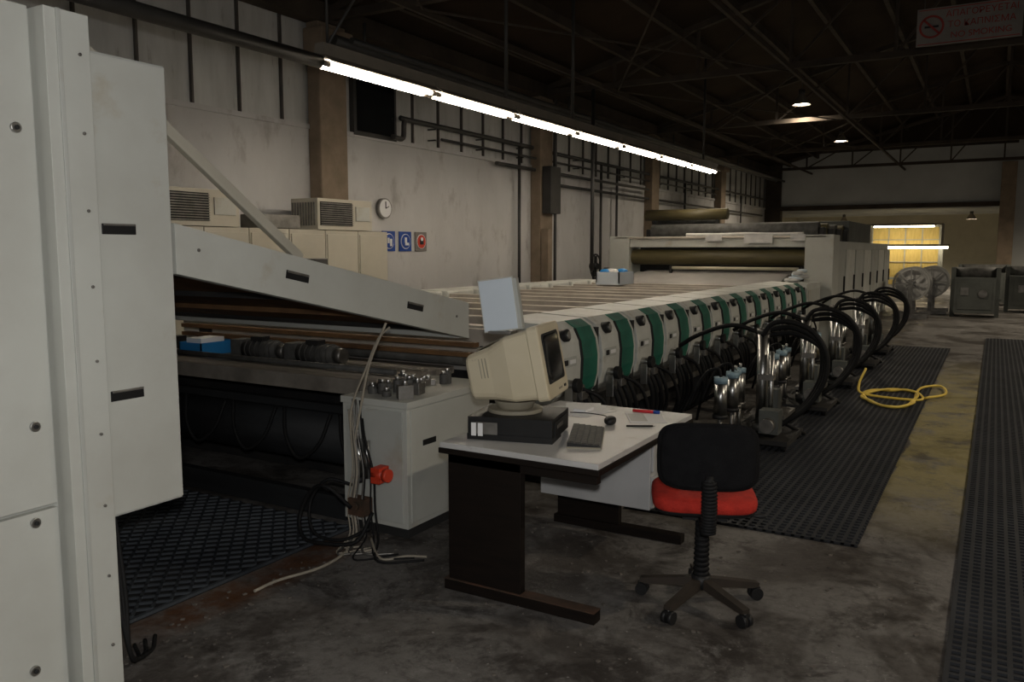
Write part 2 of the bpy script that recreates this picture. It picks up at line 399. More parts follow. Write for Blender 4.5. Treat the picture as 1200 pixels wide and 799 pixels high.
# no smoking sign
sg=empty('no_smoking_sign',(-.46,12,4.5))
b=B('board'); b.box(-.58,.58,-.015,.015,-.23,.23,M_sign)
b.box(-.56,.56,-.018,-.014,.205,.215,M_signred); b.box(-.56,.56,-.018,-.014,-.215,-.205,M_signred)
seg=28
for i in range(seg):
    a=2*math.pi*i/seg; c=2*math.pi*(i+1)/seg
    b.beam((-.41+.13*math.cos(a),-.02,.13*math.sin(a)),(-.41+.13*math.cos(c),-.02,.13*math.sin(c)),.01,.025,M_signred)
b.beam((-.50,-.02,.09),(-.32,-.02,-.09),.01,.025,M_signred); b.box(-.49,-.33,-.024,-.016,-.012,.012,M_black)
b.cyl((-.5,0,.23),(-.5,0,2.0),.006,M_pipe); b.cyl((.5,0,.23),(.5,0,2.0),.006,M_pipe)
b.done(parent=sg)
R90=(math.pi/2,0,0)
text(sg,'ΑΠΑΓΟΡΕΥΕΤΑΙ',.105,(.14,-.02,.13),R90,M_signred); text(sg,'ΤΟ ΚΑΠΝΙΣΜΑ',.105,(.14,-.02,.0),R90,M_signred); text(sg,'NO SMOKING',.105,(.14,-.02,-.13),R90,M_signred)

for i,y in enumerate((9.75,10.15,10.55)):
    b=B('safety_sign'); b.box(0,.01,-.15,.15,-.13,.17,M_blue if i<2 else M_sign)
    b.cyl((.01,0,.02),(.02,0,.02),.115,M_paper,seg=28); b.cyl((.02,0,.02),(.024,0,.02),.105,M_blue if i<2 else M_orange,seg=28)
    if i==0: b.cbox((.028,.03,.0),(.006,.05,.11),M_paper); b.cbox((.028,-.03,.03),(.006,.04,.08),M_paper)
    elif i==1: b.cbox((.028,-.01,.04),(.006,.05,.08),M_paper); b.cbox((.028,.02,-.02),(.006,.09,.04),M_paper)
    else: b.cbox((.028,0,.02),(.006,.09,.09),M_black); b.cyl((.03,0,.06),(.034,0,.06),.03,M_paper)
    b.done(loc=(WX+.01,y,1.8))
b=B('wall_clock'); b.cyl((0,0,0),(.06,0,0),.15,M_dull,seg=32); b.cyl((.06,0,0),(.065,0,0),.13,M_paper,seg=32); b.beam((.07,0,0),(.07,.0,.1),.012,.008,M_black); b.beam((.07,0,0),(.07,.07,.03),.012,.008,M_black)
b.done(loc=(WX+.01,9.62,2.3))

b=B('electrical_cabinet_row')
y=2.8
while y<8.4:
    b.box(WX+.34,-7.13,y,y+.59,.1,1.93,M_ecab); b.box(-7.13,-7.115,y+.02,y+.57,.16,1.88,M_ecab); b.box(-7.115,-7.10,y+.5,y+.53,1.0,1.2,M_black); y+=.6
b.box(WX+.34,-7.2,2.8,8.79,0,.1,M_seam); b.done(bevel=.006)
def ac(y,w,loc_n):
    b=B('air_conditioner'); b.box(-.22,.22,0,w,0,.38,M_ecab)
    b.box(.22,.225,.04,w*.62,.05,.34,M_seam)
    for k in range(11): b.box(.223,.24,.04,w*.62,.055+k*.026,.066+k*.026,M_dull)
    for k in range(9): b.box(-.2+k*.045,-.18+k*.045,-.012,.0,.05,.33,M_dull)
    b.box(.22,.235,w*.68,w*.95,.12,.3,M_cab); b.done(loc=(-7.33,y,1.935),bevel=.008)
ac(5.2,1.05,0); ac(7.45,1.0,1)
b=B('junction_box'); b.box(-.2,.15,0,.6,0,.16,M_dull); b.done(loc=(-7.3,6.6,1.935),bevel=.01)

# ---------------------------------------------------------------- floor mats
def mesh_mat(name,x0,x1,y0,y1,mr,st=.06,w=.022,ang=0):
    b=B(name); b.box(x0,x1,y0,y1,.001,.006,M_matbase)
    x=x0
    while x<x1: b.box(x,min(x+w,x1),y0,y1,.006,.018,mr); x+=st
    y=y0
    while y<y1: b.box(x0,x1,y,min(y+w,y1),.006,.0175,mr); y+=st
    b.done()
mesh_mat('rubber_floor_mat',-2.0,-.59,4.87,15.8,M_rib,.055,.02)
mesh_mat('rubber_floor_mat',-.09,1.3,1.6,18,M_rib,.055,.02)
def diamond(name,x0,x1,y0,y1,mr,st=.052,w=.014):
    b=B(name); b.box(x0,x1,y0,y1,.001,.006,M_matbase)
    n=int((x1-x0)/st); k=int((y1-y0)/st)
    for i in range(n):
        for j in range(k):
            cx=x0+(i+.5)*st; cy=y0+(j+.5)*st
            s=1 if (i+j)%2==0 else -1
            b.beam((cx-st/2,cy-s*st/2,.013),(cx+st/2,cy+s*st/2,.013),w,.012,mr)
    b.box(x0,x1,y0,y0+.02,.006,.02,mr); b.box(x1-.02,x1,y0,y1,.006,.02,mr)
    b.done()
diamond('mesh_floor_mat',-5.4,-3.28,1.9,3.68,M_ribb)
b=B('floor_debris')
rd=random.Random(3)
for k in range(420):
    x=rd.uniform(-3.2,-.2); y=rd.uniform(1.4,4.7); s=rd.uniform(.003,.011)
    if rd.random()<.35: x=rd.gauss(-3.0,.12)
    X=Matrix.Translation((x,y,0))@Matrix.Rotation(rd.random()*6,4,'Z'); b.box(-s,s,-s*rd.uniform(.4,1),s*.6,0,s*.7,M_debris,X)
b.done()

# ---------------------------------------------------------------- foreground machine cabinet
b=B('machine_side_cabinet')
CX=-2.87
b.box(-4.3,CX-.02,.2,1.66,.04,2.50,M_cab)
b.box(CX-.02,CX+.01,.5,1.64,.78,2.50,M_cab2)
b.box(CX-.02,CX+.01,.5,1.64,.04,.765,M_cab2)
b.box(CX-.06,CX+.07,1.66,1.82,0,2.50,M_cab2)
b.box(CX+.07,CX+.078,1.70,1.715,0,2.50,M_cab)
for k in range(9): b.cyl((CX+.07,1.78,.2+k*.27),(CX+.078,1.78,.2+k*.27),.006,M_dull,seg=8)
for (y,z) in ((1.575,2.09),(1.575,1.07),(1.555,.73),(1.52,.2),(.9,2.12),(.9,.9)):
    b.cyl((CX+.01,y,z),(CX+.022,y,z),.018,M_chrome,seg=14); b.cyl((CX+.022,y,z),(CX+.03,y,z),.008,M_seam,seg=8)
b.box(-3.6,CX,1.83,2.17,.66,2.40,M_cab)
b.box(CX,CX+.012,1.84,2.165,.67,2.39,M_cab2)
for z in (1.76,1.13):
    b.box(CX+.012,CX+.016,1.865,2.005,z-.02,z+.02,M_black); b.box(CX+.016,CX+.022,1.87,2.0,z+.012,z+.02,M_dull)
b.box(-3.6,-3.3,1.9,2.1,0,.66,M_dark)
b.done(bevel=.006)
b=B('cable_bundle'); 
for k in range(3): b.tube([(CX-.02-.02*k,1.86+.02*k,.65),(CX+.0,1.86+.015*k,.35),(CX+.03,1.88,.1),(CX-.1,2.0+.03*k,.012),(CX-.2,2.05+.05*k,.012)],.009,M_rubber)
b.done()

# ---------------------------------------------------------------- raised lid
b=B('raised_machine_lid')
y0,y1=2.19,4.34; zt0,zt1=1.79,1.35; zb0,zb1=1.585,1.124
b.prism([(y0,zb0),(y1,zb1),(y1,zt1),(y1-.02,zt1+.005),(y0,zt0)],'x',CX-.06,CX,M_cab2)
b.prism([(y0,zb0),(y1,zb1),(y1,zt1),(y0,zt0)],'x',-6.06,-6.0,M_cab)
def lz(y,base0,base1): return base0+(base1-base0)*(y-y0)/(y1-y0)
b.prism([(y0,zt0-.06),(y1,zt1-.06),(y1,zt1-.03),(y0,zt0-.03)],'x',-6.0,CX-.06,M_ecab)
b.prism([(y0,zb0+.05),(y1,zb1+.05),(y1,zb1+.07),(y0,zb0+.07)],'x',-6.0,CX-.06,M_brown)
for k in range(4):
    y=y0+.25+k*.6; z=lz(y,zb0,zb1)
    b.beam((-6.0,y,z+.045),(CX-.06,y,z+.045),.05,.04,M_dark if k%2 else M_brown)
b.box(-6.0,CX-.06,y1-.03,y1,zb1,zt1-.02,M_cab)
sl=(zt1-zt0)/(y1-y0)
for yc in (2.86,3.78):
    zc=lz(yc,zb0,zb1)+.115
    X=Matrix.Translation((CX,yc,zc))@Matrix.Rotation(math.atan(sl),4,'X')
    b.box(0,.004,-.075,.075,-.02,.02,M_black,X); b.box(.004,.01,-.07,.07,.008,.018,M_dull,X)
for yc in (2.3,4.2):
    zc=lz(yc,zb0,zb1)+.12; b.cyl((CX,yc,zc),(CX+.006,yc,zc),.008,M_dull,seg=8)
lid=b.done(bevel=.004)
b=B('support_strut'); b.beam((CX-.25,2.0,2.46),(CX-.18,3.06,1.64),.042,.05,M_ecab)
b.box(CX-.24,CX-.10,2.98,3.18,1.585,1.64,M_dull); b.done(bevel=.004,parent=lid)

# ---------------------------------------------------------------- infeed
b=B('infeed_conveyor')
b.box(-6.0,-3.34,3.97,4.85,.80,.85,M_table)
b.box(-6.0,-3.34,3.95,3.98,.76,.86,M_table)
b.box(-6.1,-3.36,3.90,3.96,.64,.69,M_roller)
b.cyl((-6.0,4.10,.44),(-3.44,4.10,.44),.19,M_roller,seg=32)
b.box(-6.1,-6.0,3.6,4.65,.02,.95,M_dark); b.box(-3.42,-3.36,3.9,4.65,.02,.8,M_dark)
b.box(-6.0,-3.36,4.5,4.65,.02,.8,M_dark)
b.box(-6.0,-3.38,3.72,3.78,.02,.16,M_roller)
for z in (.96,1.03): b.box(-6.0,-3.0,4.60,4.66,z,z+.03,M_brown)
b.cyl((-6.0,4.8,.92),(-3.2,4.8,.92),.05,M_motor)
b.cyl((-6.0,4.25,.875),(-3.4,4.25,.875),.02,M_motor)
for k in range(5):
    x=-5.6+k*.5; b.tube([(x,3.93,.64),(x+.08,3.86,.45),(x+.2,3.85,.32),(x+.36,3.87,.42),(x+.42,3.93,.62)],.012,M_rubber)
b.done()
b=B('blue_parts_bin'); b.box(0,.26,0,.34,0,.02,M_bluebox)
for q in ((0,.26,0,.01),(0,.26,.33,.34),(0,.01,0,.34),(.25,.26,0,.34)): b.box(*q,.02,.1,M_bluebox)
b.box(.03,.2,.05,.28,.02,.13,M_paper); b.done(loc=(-5.62,4.28,.852))
b=B('gear_motor')
b.cyl((0,0,.075),(.34,0,.075),.07,M_motor); b.cyl((.34,0,.075),(.4,0,.075),.055,M_dull); b.box(-.1,0,-.07,.07,0,.15,M_motor); b.box(.08,.2,-.04,.04,.14,.18,M_dark)
for k in range(6): b.cyl((.04+k*.05,0,.0785),(.05+k*.05,0,.0785),.078,M_motor)
me=b.mesh(); place('gear_motor',me,(-4.95,4.38,.852),.05); place('gear_motor',me,(-4.4,4.4,.852),.05)

# ---------------------------------------------------------------- control console
b=B('control_console')
b.box(-3.33,-2.85,3.66,4.55,.07,.80,M_cab2); b.box(-3.30,-2.88,3.70,4.5,.0,.07,M_seam)
b.box(-3.335,-2.835,3.645,4.565,.78,.82,M_cab2)
b.box(-2.85,-2.843,3.69,4.52,.10,.77,M_cab2)
b.box(-2.843,-2.838,3.8,3.93,.54,.575,M_black)
b.box(-3.30,-2.88,3.652,3.66,.10,.76,M_cab)
b.cyl((-3.22,3.66,.62),(-3.22,3.62,.62),.012,M_chrome)
b.done(bevel=.006)
b=B('mechanical_parts_pile')
for k in range(22):
    x=-3.26+random.random()*.34; y=3.72+random.random()*.62; h=.03+random.random()*.06
    X=Matrix.Translation((x,y,.82))@Matrix.Rotation(random.random()*3,4,'Z')
    if k%2: b.box(-.045,.045,-.03,.03,0,h,M_dull,X); b.cyl((0,0,h),(0,0,h+.025),.015,M_chrome,X=X)
    else: b.cyl((0,0,0),(0,0,h),.028,M_motor,X=X); b.cyl((0,0,h),(0,0,h+.02),.016,M_chrome,X=X)
b.done(bevel=.002)
b=B('console_cabling')
b.tube([(-2.9,3.55,1.28),(-3.02,3.55,1.05),(-3.1,3.56,.8),(-3.16,3.57,.55),(-3.1,3.57,.45)],.007,M_cable)
b.tube([(-2.93,3.62,1.25),(-3.0,3.60,1.18),(-3.08,3.58,1.0),(-3.18,3.57,.78),(-3.2,3.58,.6)],.006,M_cable)
for k in range(9):
    dx=random.uniform(-.06,.06)
    b.tube([(-3.2+dx,3.62,.78+random.uniform(-.1,.05)),(-3.14+dx,3.57,.6),(-3.1+dx*1.5,3.56,.4),(-3.12+dx*2,3.56,.2),(-3.05+dx*2,3.5,.05),(-2.95+dx*3,3.38-.1*k/7,.012),(-2.8+dx*4,3.45,.012)],.005+.002*(k%2),M_cable if k%3==0 else (M_dull if k%3==1 else M_rubber))
b.cyl((-3.16,3.6,.36),(-3.16,3.6,.58),.03,M_chrome); b.cyl((-3.10,3.6,.36),(-3.10,3.6,.58),.022,M_chrome)
b.cyl((-3.16,3.6,.33),(-3.16,3.6,.36),.036,M_dark)
b.cyl((-3.03,3.58,.40),(-2.95,3.58,.40),.033,M_orange); b.box(-3.03,-2.97,3.55,3.64,.35,.44,M_orange); b.cyl((-2.95,3.58,.40),(-2.92,3.58,.40),.038,M_orange)
b.box(-3.2,-3.08,3.54,3.62,.14,.24,M_rust); b.cyl((-3.14,3.54,.2),(-3.14,3.52,.2),.025,M_rust)
b.tube([(-3.14,3.5,.2),(-3.25,3.42,.33),(-3.38,3.42,.28),(-3.45,3.4,.12),(-3.36,3.34,.03),(-3.2,3.33,.03),(-3.02,3.4,.05),(-2.98,3.5,.2)],.012,M_rubber)
b.tube([(-3.2,3.6,.3),(-3.32,3.5,.34),(-3.42,3.46,.2),(-3.34,3.4,.05),(-3.15,3.42,.03),(-3.0,3.5,.1)],.010,M_rubber)
b.tube([(-3.05,3.4,.012),(-3.0,3.2,.012),(-3.0,3.05,.012),(-3.06,2.85,.012),(-3.06,2.7,.012)],.008,M_cable)
b.tube([(-3.0,3.5,.05),(-2.8,3.35,.012),(-2.7,3.45,.012),(-2.6,3.5,.012)],.007,M_cable)
b.done()

# ---------------------------------------------------------------- rotary printing machine
DY=14.8
RM=empty('rotary_printing_machine')
b=B('frame')
b.box(-6.0,-3.15,5.0,13.1,.80,.88,M_belt)
b.box(-3.15,-3.0,4.9,14.7,.05,1.0,M_dark); b.box(-6.15,-6.0,4.9,14.7,.05,1.0,M_dark)
b.box(-6.0,-3.15,5.0,5.1,.1,.8,M_dark)
b.box(-3.0,-2.66,4.9,13.75,.36,.60,M_dull)
b.box(-2.66,-2.62,4.9,13.75,.44,.56,M_dark)
for k in range(8): b.box(-2.95,-2.72,5.1+k*1.2,5.25+k*1.2,0,.36,M_dark)
b.box(-6.0,-2.7,4.92,4.98,.9,1.12,M_alu)
b.prism([(DY-1.6,.92),(DY-.02,1.24),(DY-.02,1.28),(DY-1.6,.96)],'x',-5.9,-3.1,M_belt)
b.cyl((-5.2,DY-.06,1.36),(-2.9,DY-.06,1.36),.03,M_creamrod); b.box(-2.92,-2.88,DY-.1,DY-.03,1.0,1.4,M_dark); b.box(-5.24,-5.2,DY-.1,DY-.03,1.2,1.4,M_dark)
b.done(parent=RM)
b=B('screen_rails')
for i in range(12):
    y=5.03+.715*i
    b.box(-6.0,-3.1,y,y+.70,.93,.95,M_gap)
    b.box(-6.0,-3.1,y+.02,y+.14,1.04,1.13,M_alu)
    b.box(-6.0,-3.1,y+.42,y+.47,1.0,1.06,M_alu)
    b.cyl((-6.0,y+.30,1.0),(-3.1,y+.30,1.0),.075,M_brown); b.cyl((-6.0,y+.58,.99),(-3.1,y+.58,.99),.03,M_dull)
b.done(parent=RM)
b=B('print_head')
prof=[(-3.1,.62),(-2.64,.60),(-2.585,.66),(-2.56,.76),(-2.555,.90),(-2.575,1.03),(-2.62,1.12),(-2.70,1.17),(-3.1,1.19)]
b.prism(prof,'y',0,.66,M_white)
g=[(x+.012,z) for x,z in prof[1:8]]; gi=[(x-.02,z) for x,z in prof[1:8]]
b.prism(g+gi[::-1],'y',.345,.60,M_green)
b.prism([(x+.017,z) for x,z in prof[2:7]]+[(x-.02,z) for x,z in prof[2:7]][::-1],'y',.33,.345,M_seam)
b.box(-3.1,-2.59,.66,.715,.62,1.10,M_seam)
b.cyl((-2.62,.12,1.08),(-2.555,.12,1.09),.045,M_black,seg=20); b.cyl((-2.56,.12,1.09),(-2.545,.12,1.092),.028,M_chrome)
b.box(-2.57,-2.553,.04,.26,.86,.93,M_cab); b.box(-2.555,-2.549,.06,.12,.875,.915,M_seam); b.box(-2.555,-2.549,.15,.24,.88,.91,M_paper)
b.cyl((-2.6,.12,.74),(-2.50,.12,.74),.035,M_chrome); b.cyl((-2.5,.12,.74),(-2.46,.12,.74),.05,M_black)
b.cyl((-2.6,.26,.70),(-2.5,.26,.70),.028,M_dull); b.box(-2.56,-2.48,.2,.3,.62,.68,M_dull)
b.box(-2.56,-2.50,.08,.16,.55,.72,M_chrome)
for k,yy in enumerate((.1,.19,.3,.42)):
    b.tube([(-2.53,yy,.66),(-2.47,yy+.03,.5),(-2.50,yy+.10+.02*k,.3),(-2.58,yy+.14,.12),(-2.7,yy+.15,.04)],.016 if k%2 else .02,M_rubber,sub=4)
b.tube([(-2.52,.25,.70),(-2.38,.32,.62),(-2.33,.4,.4),(-2.4,.5,.15),(-2.45,.6,.03)],.014,M_rubber,sub=4)
hm=b.mesh()
for i in range(12): place('print_head',hm,(0,5.0+.715*i,0),0,.006,RM)
b=B('far_print_heads')
for i in range(12): b.box(-6.5,-6.0,5.0+.715*i,5.62+.715*i,.62,1.17,M_white)
b.done(bevel=.02,parent=RM)
b=B('delivery_side_panel')
b.box(-3.1,-2.56,13.6,14.75,.1,1.15,M_white); b.box(-2.56,-2.55,13.7,14.6,.2,1.05,M_cab2)
b.done(bevel=.01,parent=RM)

# dryer
DR=empty('fabric_dryer')
b=B('dryer_body')
b.box(-2.85,-2.38,DY,DY+.6,0,1.95,M_cab2); b.box(-6.5,-6.1,DY,DY+.6,0,1.95,M_cab2)
b.box(-6.1,-2.85,DY+.05,DY+.5,1.74,1.9,M_cab2); b.box(-6.4,-2.5,DY,DY+.3,1.90,1.94,M_alu)
b.cyl((-6.1,DY+.25,1.56),(-2.85,DY+.25,1.56),.15,M_olive,seg=28)
b.prism([(DY,1.25),(DY+.5,1.30),(DY+.5,1.26),(DY,1.21)],'x',-5.9,-3.1,M_belt)
b.box(-6.1,-2.85,DY+.6,DY+.7,0,1.75,M_dark)
b.box(-6.4,-2.5,DY+.7,24,.1,1.85,M_cab)
for k in range(7):
    y=DY+.8+k*1.25
    b.box(-2.5,-2.47,y,y+1.1,.3,1.7,M_white if k%2 else M_cab); b.box(-2.47,-2.44,y+.95,y+1.0,.9,1.2,M_black)
for k in range(4): b.cyl((-6.0,DY+1.0+k*.9,2.05),(-2.8,DY+1.0+k*.9,2.05),.15,M_olive if k%2 else M_motor,seg=20)
for k in range(4): b.box(-6.1,-6.0,DY+.9+k*.9,DY+1.1+k*.9,1.85,2.1,M_dark); b.box(-2.8,-2.7,DY+.9+k*.9,DY+1.1+k*.9,1.85,2.1,M_dark)
b.box(-4.6,-2.7,18.6,22,1.85,2.3,M_machgrey)
b.done(bevel=.01,parent=DR)
b=B('exhaust_ducts')
b.cyl((-6.3,16.2,2.40),(-4.6,16.2,2.40),.11,M_olive,seg=20); b.cyl((-6.3,16.6,2.3),(-4.9,16.6,2.3),.09,M_motor,seg=20)
for (x,y,h) in ((-6.1,16.2,2.32),(-4.8,16.2,2.32),(-6.1,16.6,2.25),(-5.1,16.6,2.25)): b.box(x-.03,x+.03,y-.03,y+.03,1.85,h,M_dark)
b.done(parent=DR)
b=B('draped_cloth'); 
b.tube([(-5.0,DY+.1,1.97),(-4.4,DY+.12,1.965),(-3.9,DY+.1,1.975),(-3.4,DY+.12,1.965),(-2.9,DY+.1,1.97)],.03,M_cloth)
for (x,w,h) in ((-4.6,.3,.1),(-3.9,.5,.14),(-3.1,.25,.1)): b.box(x,x+w,DY-.012,DY-.002,1.95-h,1.96,M_cloth)
b.done(parent=DR)
b=B('cloth_bundle')
for k in range(6): b.sup((random.uniform(-.08,.08),random.uniform(-.1,.1),.04+.03*k),(.13-.01*k,.11,.035),(M_cloth,M_panelbl)[k%2],.8,.8)
me=b.mesh()
place('cloth_bundle',me,(-2.84,14.2,1.152))
b=B('parts_crate'); b.box(-.2,.2,-.3,.3,0,.03,M_panelbl)
for q in ((-.2,.2,-.3,-.28),(-.2,.2,.28,.3),(-.2,-.18,-.3,.3),(.18,.2,-.3,.3)): b.box(*q,.03,.2,M_panelbl)
for k in range(5): b.sup((random.uniform(-.1,.1),random.uniform(-.2,.2),.18),(.09,.1,.07),(M_cloth,M_bluebox)[k%3==0],.8,.8)
b.done(loc=(-5.3,12.3,1.14))

b=B('pedestal_fan'); 
for a in range(24):
    t=2*math.pi*a/24; t2=2*math.pi*(a+1)/24
    b.beam((0,.25*math.cos(t),1.35+.25*math.sin(t)),(0,.25*math.cos(t2),1.35+.25*math.sin(t2)),.02,.03,M_black)
for k in range(4):
    X=Matrix.Translation((0,0,1.35))@Matrix.Rotation(k*math.pi/2,4,'X'); b.box(-.01,.01,-.05,.06,.03,.22,M_black,X)
b.cyl((-.12,0,1.35),(.05,0,1.35),.07,M_black); b.cyl((-.05,0,.03),(-.05,0,1.3),.025,M_dark); b.cyl((-.05,0,0),(-.05,0,.04),.24,M_dark); b.done(loc=(-7.3,15.9,0))
b=B('steel_locker'); b.box(-.25,.25,-.5,.5,.05,1.3,M_dull); b.box(.25,.26,-.47,-.01,.1,1.25,M_cab); b.box(.25,.26,.01,.47,.1,1.25,M_cab); b.box(-.2,.2,-.45,.45,0,.05,M_seam); b.done(loc=(-7.4,17.6,0),bevel=.01)

# ---------------------------------------------------------------- pump units with hose arcs
b=B('dye_pump_unit')
b.box(-.28,.30,-.35,.3,.05,.09,M_dark)
for x in (-.24,.26):
    for y in (-.3,.25): b.cyl((x-.02,y,.03),(x+.02,y,.03),.03,M_rubber,seg=12)
b.cyl((0,0,.1),(0,0,.95),.05,M_chrome); b.cyl((0,0,.95),(0,0,.99),.06,M_dull); b.cyl((0,0,.1),(0,0,.16),.08,M_dull)
b.cyl((.09,-.06,.1),(.09,-.06,.80),.02,M_chrome); b.box(-.02,.11,-.08,.02,.55,.6,M_dull)
for (x,y,z) in ((-.18,-.2,.34),(-.18,-.05,.34)):
    b.cyl((x,y,z),(x,y,z+.26),.045,M_chrome); b.cyl((x,y,z+.26),(x,y,z+.30),.048,M_bluecap); b.cyl((x,y,z-.03),(x,y,z),.055,M_dull); b.cyl((x,y,.1),(x,y,z-.03),.016,M_dull); b.cyl((x,y,z+.30),(x,y,z+.34),.013,M_chrome)
b.box(.04,.2,-.25,-.1,.12,.32,M_machgrey); b.cyl((.12,-.33,.2),(.12,-.2,.2),.06,M_dull); b.box(.0,.12,.08,.2,.12,.45,M_machgrey)
for k in range(3):
    dy=-.05+k*.055; s=1-.05*k
    b.tube([(-.0,dy,.93),(.08,dy,1.00*s+.04),(.24,dy,1.06*s),(.42,dy,.98*s),(.53*s,dy,.80),(.52*s,dy,.58),(.40*s,dy,.36),(.22,dy,.2),(.12,dy,.14)],.022,M_rubber,seg=10)
b.tube([(-.02,.05,.94),(-.3,.08,1.0),(-.6,.1,.9),(-.80,.14,.78)],.02,M_rubber)
b.tube([(.1,.1,.2),(.25,.18,.1),(.3,.35,.03),(.1,.45,.03),(-.2,.45,.03)],.018,M_rubber)
me=b.mesh()
for i,y in enumerate((7.2,8.95,10.8,12.7,14.5)): place('dye_pump_unit',me,(-1.70+.02*(i%2),y,.018),0)
b=B('canister_stand')
b.box(-.14,.14,-.25,.25,.05,.09,M_dull)
for y in (-.15,.19):
    b.cyl((0,y,.09),(0,y,.37),.018,M_dull); b.cyl((0,y,.37),(0,y,.62),.05,M_chrome); b.cyl((0,y,.62),(0,y,.67),.054,M_bluecap); b.cyl((0,y,.34),(0,y,.37),.06,M_dark)
    b.tube([(0,y,.67),(-.02,y,.73),(-.1,y,.71),(-.18,y,.6),(-.26,y,.4)],.012,M_rubber)
for x in(-.11,.11):
    for y in (-.2,.2): b.cyl((x,y,0),(x,y,.05),.025,M_rubber)
me=b.mesh()
for (x,y) in ((-1.82,6.5),(-1.8,8.2),(-1.8,10.05)): place('canister_stand',me,(x,y,.018),0)

b=B('yellow_air_hose')
pts=[(-1.25,10.35,.3),(-1.3,10.2,.12),(-1.2,10.0,.05)]
for k in range(22):
    a=k*.6; r=.36+.05*math.sin(k*1.7); pts.append((-.93+r*math.cos(a)*.75,10.0+r*1.7*math.sin(a),.032+.01*(k%3)))
pts+=[(-.7,10.9,.03),(-.5,11.2,.03),(-.42,10.6,.03),(-.6,10.2,.03)]
b.tube(pts,.015,M_yel,seg=6,sub=5); b.done()

# ---------------------------------------------------------------- desk
DK=empty('office_desk')
b=B('desk_top'); b.box(-2.30,-1.45,3.21,4.50,.722,.75,M_desk); b.box(-2.305,-1.445,3.205,4.505,.695,.722,M_wood); b.done(bevel=.003,parent=DK)
b=B('frame')
for y in (3.24,4.42):
    b.box(-2.27,-1.86,y,y+.045,.05,.695,M_wood)
    b.box(-2.29,-1.47,y-.012,y+.057,.0,.05,M_wood)
    b.box(-2.27,-1.47,y,y+.045,.645,.695,M_wood)
b.box(-2.24,-2.20,3.28,4.42,.62,.69,M_wood)
b.box(-1.55,-1.50,3.28,4.42,.66,.69,M_wood)
b.box(-2.292,-1.468,3.226,3.30,.052,.056,M_rust)
b.done(bevel=.004,parent=DK)
b=B('drawer_box'); b.box(-2.18,-1.52,4.03,4.40,.30,.69,M_desk2)
for k in range(2): b.box(-1.52,-1.505,4.04,4.39,.31+k*.2,.48+k*.2,M_desk2); b.box(-1.505,-1.495,4.16,4.28,.39+k*.2,.405+k*.2,M_chrome)
b.done(bevel=.004,parent=DK)

b=B('desktop_computer'); b.box(-.215,.215,-.18,.18,.01,.115,M_black); b.box(-.218,.218,-.184,.0,.0,.03,M_black)
b.box(-.17,-.06,-.187,-.18,.03,.09,M_dull)
for k in range(2):
    b.box(-.195+k*.035,-.17+k*.035,-.188,-.182,.02,.085,M_paper)
b.box(.216,.222,-.14,.14,.02,.1,M_black); b.box(.222,.224,-.1,.02,.06,.08,M_dull)
b.done(loc=(-2.05,3.56,.75),rz=math.radians(14),bevel=.006)
b=B('crt_monitor')
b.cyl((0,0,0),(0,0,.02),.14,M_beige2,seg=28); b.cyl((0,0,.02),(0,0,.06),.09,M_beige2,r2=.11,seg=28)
X=Matrix.Translation((0,0,.235))@Matrix.Rotation(math.radians(-11),4,'Y')
b.loft([(.205,0,0,.385,.345,.02),(.20,0,0,.405,.365,.025),(.15,0,0,.405,.365,.025),(.145,0,0,.39,.35,.025)],M_beige,X)
b.loft([(.145,0,0,.385,.345,.03),(.02,0,-.005,.37,.325,.03),(-.08,0,-.015,.31,.27,.04),(-.20,0,-.02,.27,.23,.04),(-.215,0,-.02,.25,.21,.04)],M_beige,X)
b.loft([(.2,0,.015,.315,.25,.02),(.2065,0,.015,.315,.25,.02)],M_seam,X)
b.sup((.2,0,.015),(.014,.15,.117),M_glass,.35,.35,X=X)
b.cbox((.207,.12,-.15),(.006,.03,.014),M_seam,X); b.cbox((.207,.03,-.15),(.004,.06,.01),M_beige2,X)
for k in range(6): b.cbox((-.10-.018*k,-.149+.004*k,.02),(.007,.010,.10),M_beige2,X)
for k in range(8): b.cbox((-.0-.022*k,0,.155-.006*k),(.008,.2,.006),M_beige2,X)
b.done(loc=(-2.08,3.57,.866),rz=math.radians(13),bevel=.003)
b=B('flat_panel_display')
X=Matrix.Translation((0,0,0))@Matrix.Rotation(math.radians(-8),4,'Y')
b.box(-.095,.095,-.012,.012,.0,.27,M_cab2,X); b.box(-.09,.09,-.015,-.012,.006,.264,M_panelbl,X); b.box(.095,.112,-.012,.03,.0,.26,M_cab,X); b.box(-.05,.05,.012,.04,.05,.2,M_cab,X); b.box(-.06,.06,-.05,.06,-.012,.002,M_dull)
b.done(loc=(-2.15,3.56,1.272),rz=math.radians(12),bevel=.003)
b=B('computer_keyboard')
b.prism([(-.08,0),(.08,0),(.08,.012),(-.08,.028)],'y',-.22,.22,M_black)
b.box(-.083,.083,-.223,.223,0,.008,M_beige2)
for r in range(5):
    for c in range(15):
        x=.06-r*.03; y=-.2+c*.0275; z=.013+(.08-x)*.1
        b.box(x-.012,x+.012,y-.011,y+.011,z-.006,z+.006,M_keys)
b.done(loc=(-1.71,3.64,.75),rz=math.radians(22),bevel=0)
b=B('computer_mouse'); b.sup((0,0,.012),(.032,.055,.022),M_black,.8,.9); b.tube([(-.01,.05,.01),(-.05,.15,.006),(-.15,.2,.006),(-.25,.2,.006)],.003,M_black); b.done(loc=(-1.74,4.0,.761),rz=.3)
b=B('paper_sheets'); 
for k in range(4):
    X=Matrix.Translation((-.02*k,.03*k,.0012*k))@Matrix.Rotation(.25*k-.3,4,'Z'); b.box(-.105,.105,-.148,.148,.0,.001,M_paper,X)
b.box(-.06,.02,-.05,.06,.0055,.02,M_paper)
b.done(loc=(-2.0,4.25,.751))
